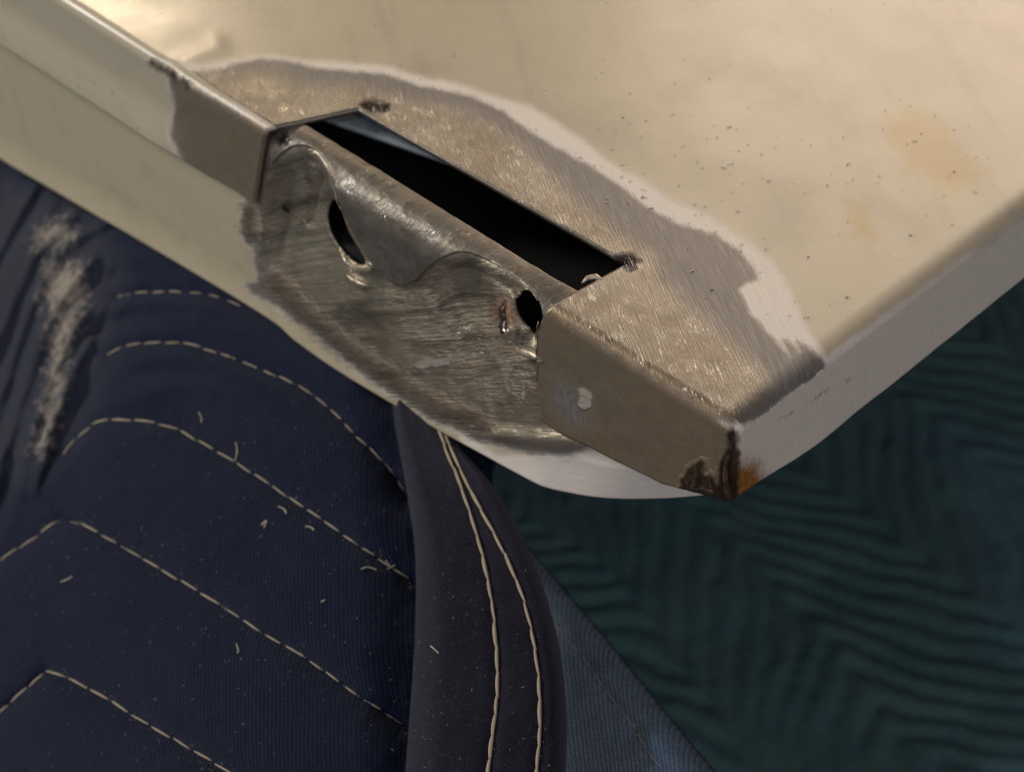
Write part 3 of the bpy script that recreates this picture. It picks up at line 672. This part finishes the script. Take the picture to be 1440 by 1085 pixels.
# stitches: each one a little arched thread lying on the cloth
def on_navy(x, y, lift=.08):
    x = np.array([float(x)]); y = np.array([float(y)])
    return bph(x, y, PNAVY, navy_h(x, y)+lift)[0]
def stitch_mesh():
    t = np.linspace(-.5, .5, 7); P = np.stack([t, 0*t, .07*(1-(2*t)**2)-.03], -1)
    r = .062*np.array([.5, .85, 1, 1.05, 1, .85, .5])
    Vv, F = tube(P, r, 6); me = bpy.data.meshes.new("stitch"); me.from_pydata((Vv).tolist(), [], F); me.materials.append(MAT_THREAD)
    me.polygons.foreach_set('use_smooth', [True]*len(me.polygons)); return me
ST = stitch_mesh()
def stitches(line, parent, surf, nrm, length=31.0, gap=3.5, fat=1.0, name="stitch", start=0.0):
    L = np.array(line, float); seg = np.r_[0, np.cumsum(np.linalg.norm(np.diff(L, axis=0), axis=1))]
    s = start
    while s+length < seg[-1]:
        ln = length*random.uniform(.85, 1.12)
        a = np.array([np.interp(s, seg, L[:, k]) for k in (0, 1)]); b = np.array([np.interp(s+ln, seg, L[:, k]) for k in (0, 1)])
        s += ln+gap*random.uniform(.6, 1.5)
        if max(a[0], b[0]) < -20 or min(a[1], b[1]) > 1110: continue
        ja, jb = np.array([random.uniform(-.7, .7), random.uniform(-1.4, 1.4)]), np.array([random.uniform(-.7, .7), random.uniform(-1.4, 1.4)])
        A3, B3 = surf(*(a+ja)), surf(*(b+jb))
        d = B3-A3; l = np.linalg.norm(d); X = d/l; Y = np.cross(nrm, X); Y /= np.linalg.norm(Y); Z = np.cross(X, Y)
        o = bpy.data.objects.new(name, ST); COL.objects.link(o); o.parent = parent
        kx = l; kw = 3.2*fat*random.uniform(.85, 1.15); c = (A3+B3)/2
        Mx = Matrix.Identity(4)
        for i in range(3): Mx[i][0] = X[i]*kx*MM; Mx[i][1] = Y[i]*kw*MM; Mx[i][2] = Z[i]*kw*MM; Mx[i][3] = c[i]*MM
        o.matrix_world = Mx
for rw, kw in ((rowA, dict(length=20, gap=8, fat=.8)), (rowB, dict(length=25, gap=4, fat=.85)), (rowC, dict(length=27)), (rowD, {}), (rowE, {})):
    stitches(rw, navy, on_navy, NB_, **kw)

# hem: a thick rounded band along the blanket's border, hanging over the face
hl = smooth_line([(540, 420), (544, 490), (549, 545), (556, 600), (572, 690), (584, 780), (584, 880), (578, 980), (570, 1085), (562, 1200), (556, 1320)], 14)
hr = smooth_line([(556, 440), (575, 510), (602, 562), (640, 620), (700, 692), (742, 770), (772, 850), (790, 930), (797, 1010), (796, 1085), (792, 1200), (784, 1320)], 14)
def resample(L, n):
    s = np.r_[0, np.cumsum(np.linalg.norm(np.diff(L, axis=0), axis=1))]; q = np.linspace(0, s[-1], n)
    return np.stack([np.interp(q, s, L[:, 0]), np.interp(q, s, L[:, 1])], -1)
hl, hr = resample(hl, 170), resample(hr, 170)
seam1 = smooth_line([(600, 560), (618, 608), (635, 650), (658, 712), (680, 785), (692, 850), (699, 920), (699, 980), (692, 1040), (686, 1090), (676, 1180)], 10)
seam2 = smooth_line([(606, 566), (636, 636), (668, 700), (692, 745), (720, 800), (740, 855), (752, 910), (759, 965), (759, 1030), (754, 1090), (746, 1180)], 10)
nw = 60
def hem_h(x, y, w):
    """w 0..1 across the band"""
    rl = np.clip(w/.22, 0, 1); rr = np.clip((1-w)/.16, 0, 1)
    h = 11.5*np.sqrt(np.clip(1-(1-rl)**2, 0, 1))*1.0
    h = h-6.0*(1-np.sqrt(np.clip(1-(1-rr)**2, 0, 1)))-5.0*w**1.5
    d1 = line_d(x, y, seam1); d2 = line_d(x, y, seam2)
    h = h-.8*np.exp(-(d1/9)**2)-.7*np.exp(-(d2/9)**2)
    return h-3.0+.6*fbm(x/40, y/60, 61)+.25*fbm(x/14, y/14, 62)
wv = 1-np.cos(np.linspace(0, math.pi, nw)); wv = wv/2
HX = hl[:, None, 0]*(1-wv[None])+hr[:, None, 0]*wv[None]; HY = hl[:, None, 1]*(1-wv[None])+hr[:, None, 1]*wv[None]
Wg = np.repeat(wv[None], len(hl), 0)
fall = 6*sstep(700, 520, HY)                               # runs back under the panel at its top
HV = bph(HX, HY, PNAVY, hem_h(HX, HY, Wg)-fall)
o = make("hem", HV, grid_faces(*HX.shape, flip=True), MAT_HEM, navy); solidify(o, 5.0, -1)
def on_hem(x, y):
    k = np.argmin(abs(hl[:, 1]*.5+hr[:, 1]*.5-y)); w = float(np.clip((x-hl[k, 0])/(hr[k, 0]-hl[k, 0]), 0, 1))
    xa, ya = np.array([float(x)]), np.array([float(y)])
    return bph(xa, ya, PNAVY, hem_h(xa, ya, np.array([w]))-6*sstep(700, 520, ya)+.3)[0]
for sm in (seam1, seam2): stitches(sm, navy, on_hem, NB_, length=38, gap=-4, fat=1.55)

# fuzz standing off the hem's ridge and loose fibres on the face: nobody could count them
FV, FF = [], []
def fibre(P0, d, ln, rad, bend):
    t = np.linspace(0, 1, 5)[:, None]; side = np.cross(d, NB_); side /= np.linalg.norm(side)+1e-9
    P = P0+d*ln*t+side*bend*t*t
    v, f = tube(P, rad*np.array([1, .9, .8, .6, .3]), 3); k = sum(len(a) for a in FV); FV.append(v); FF.extend([tuple(i+k for i in q) for q in f])
for i in range(2600):
    k = random.randrange(10, 140); w = abs(random.gauss(0, .10)) if random.random() < .7 else random.random()
    w = min(w, 1); x = hl[k, 0]*(1-w)+hr[k, 0]*w; y = hl[k, 1]*(1-w)+hr[k, 1]*w
    d = np.array([random.gauss(0, 1) for _ in range(3)])+NB_*.8; d /= np.linalg.norm(d)
    fibre(on_hem(x, y)-NB_*.3, d, random.uniform(.3, 1.5), .020, random.gauss(0, .7))
fz = make("fuzz", np.vstack(FV), FF, MAT_FUZZ, navy); fz["kind"] = "stuff"
FV, FF = [], []
for i in range(620):
    x, y = random.uniform(0, 560), random.uniform(560, 1085)
    if random.random() < .25: x, y = random.uniform(580, 780), random.uniform(700, 1085)
    if i % 5 < 2:
        rw = random.choice((rowC, rowD, rowE)); q = rw[random.randrange(len(rw))]; x, y = q[0]+random.gauss(0, 12), q[1]+random.gauss(0, 7)
    surf = on_navy if x < 565 else on_hem
    if x > 565 and y < 800: continue
    if x < 140 and y < 780-x: continue
    d = np.array([random.gauss(0, 1) for _ in range(3)]); d -= NB_*(d @ NB_)*.9; d /= np.linalg.norm(d)
    fibre(surf(x, y), d, random.choice([.1, .1, .15, .2, .25, .5]), random.uniform(.02, .055), random.gauss(0, .3))
lint = make("lint", np.vstack(FV), FF, MAT_LINT); tag(lint, "pale lint specks scattered over the navy blanket", "lint", kind="stuff")
# larger loose ends of thread
for pts in ([(332, 622), (334, 634), (331, 648)], [(508, 800), (518, 797), (530, 801)], [(543, 788), (549, 796), (546, 800), (556, 794)], [(368, 738), (375, 732), (372, 742)], [(392, 712), (400, 716), (403, 722)],
            [(86, 818), (94, 815), (102, 810)], [(333, 905), (336, 915), (334, 918)], [(430, 740), (437, 741), (442, 745)], [(606, 908), (612, 913), (617, 918)], [(280, 580), (284, 588), (283, 594)], [(452, 846), (458, 843)]):
    pts = smooth_line(pts, 4); surf = on_navy if pts[0][0] < 570 else on_hem
    v, f = tube([surf(x, y)+NB_*.15 for x, y in pts], .13, 5)
    make("loose_thread", v, f, MAT_LINT, navy)

# dusty blue layer hanging behind the hem
P2 = (NB_, Q0-NB_*22)
ring = [(690, 700), (735, 757), (790, 822), (850, 893), (905, 960), (955, 1022), (1010, 1088), (1090, 1190), (600, 1300), (560, 900), (600, 700)]
gx2, gy2 = np.meshgrid(np.arange(540, 1110, 4), np.arange(660, 1310, 4))
seam3 = smooth_line([(770, 870), (800, 900), (830, 940), (862, 985), (890, 1020), (915, 1060), (945, 1100)], 8)
ring = [tuple(p) for p in smooth_line(ring[:8], 5)]+ring[8:]
gx2, gy2 = gx2.astype(float), gy2.astype(float)
SD = lambda a, b: -poly_sdf(a, b, ring)
gx2, gy2, gone2 = snap(gx2, gy2, SD, SD(gx2, gy2))
def dusty_h(x, y):
    d2 = np.clip(poly_sdf(x, y, ring), 0, None)
    return -8*(1-np.sqrt(np.clip(1-(1-np.clip(d2/46, 0, 1))**2, 0, 1)))-1.0*np.exp(-(line_d(x, y, seam3)/10)**2)+1.5*fbm(x/80, y/80, 71)
def on_dusty(x, y):
    xa, ya = np.array([float(x)]), np.array([float(y)])
    return bph(xa, ya, P2, dusty_h(xa, ya)+.2)[0]
DV = bph(gx2, gy2, P2, dusty_h(gx2, gy2))
kp = ~gone2
dusty = empty("dusty_blue_blanket"); tag(dusty, "dusty blue cloth layer hanging behind the navy hem with one thin seam", "cloth")
o = make("cloth_face", DV, grid_faces(*gx2.shape, kp, flip=True), MAT_DUSTY, dusty); solidify(o, 2.0, -1)
stitches(seam3, dusty, on_dusty, NB_, length=30, gap=3, fat=.6)

# teal quilted blanket on the floor below
FZ = -165.0
PT = ((0, 0, 1), (0, 0, FZ))
o1, oh, ov = bp(np.float64(1310), np.float64(595), *PT), bp(np.float64(1090), np.float64(612), *PT), bp(np.float64(1345), np.float64(480), *PT)
ehx = (oh-o1)/np.linalg.norm(oh-o1); evx = (ov-o1)/np.linalg.norm(ov-o1)
Lq = np.linalg.norm(oh-o1)*1.0
xa, ya = np.arange(-520, 560, 1.6), np.arange(-330, 620, 1.6)
TX, TY = np.meshgrid(xa, ya)
TXw = TX+34*fbm(TX/70, TY/70, 81); TYw = TY+34*fbm(TX/70, TY/70, 82)
B = np.array([[ehx[0], -evx[0]], [ehx[1], -evx[1]]]); inv = np.linalg.inv(B)
pa = inv[0, 0]*(TXw-o1[0])+inv[0, 1]*(TYw-o1[1]); pb = inv[1, 0]*(TXw-o1[0])+inv[1, 1]*(TYw-o1[1])
s_ = (pa+pb); r_ = (pa-pb)
tri = abs(((s_/(2*Lq)) % 1.0)*2-1)*2*Lq-Lq
sp = Lq*.45
ph = (r_-tri-Lq*0)/sp
TH = 1.7*(abs(np.sin(math.pi*ph))**.8)*(.7+.8*(fbm(TX/50, TY/50, 86)+.3))+5*fbm(TX/45, TY/45, 83)+1.3*fbm(TX/10, TY/10, 84)+9*fbm(TX/150, TY/130, 85)
TV = np.stack([TX, TY, FZ+TH], -1)
teal = make("teal_blanket", TV, grid_faces(*TX.shape), MAT_TEAL)
tag(teal, "dark teal quilted blanket with stepped ridges spread flat beneath the panel", "blanket"); solidify(teal, 4, -1)
fl = make("floor", [(-3000, -3000, FZ-12), (3000, -3000, FZ-12), (3000, 3000, FZ-12), (-3000, 3000, FZ-12)], [(0, 1, 2, 3)], MAT_FLOOR, smooth=False); fl["kind"] = "structure"

# metal grit and filings lying on the painted top
FV, FF = [], []
for i in range(200):
    x, y = random.uniform(820, 1380), random.uniform(150, 520)
    if i % 4 == 0: x, y = random.uniform(420, 1000), random.uniform(70, 330)
    P = T(x, y)
    if P[0] > -4 or (poly_sdf(np.array([x]), np.array([y]), B_METAL+below)[0] > -4): continue
    a = random.uniform(0, 6.28); ln = random.choice([.2, .25, .35, .5, 1.0]); d = np.array([math.cos(a), math.sin(a), .05])*ln
    v, f = tube([P+[0, 0, .1], P+d*.5+[0, 0, .18], P+d+[0, 0, .1]], random.uniform(.05, .11), 4); k = sum(len(q) for q in FV); FV.append(v); FF.extend([tuple(j+k for j in q) for q in f])
nf = len(FV); per = [len(q) for q in FV]; off = np.r_[0, np.cumsum(per)]
gr = make("metal_filings", np.vstack(FV), [q for q in FF if np.searchsorted(off, q[0], 'right') % 6], MAT_CHIP); tag(gr, "tiny bright filings strewn on the cream painted top", "filings", kind="stuff")
gd2 = make("grinding_dust", np.vstack(FV), [q for q in FF if not np.searchsorted(off, q[0], 'right') % 6], MAT_GRIT); tag(gd2, "dark specks of grinding dust on the cream painted top", "dust", kind="stuff")
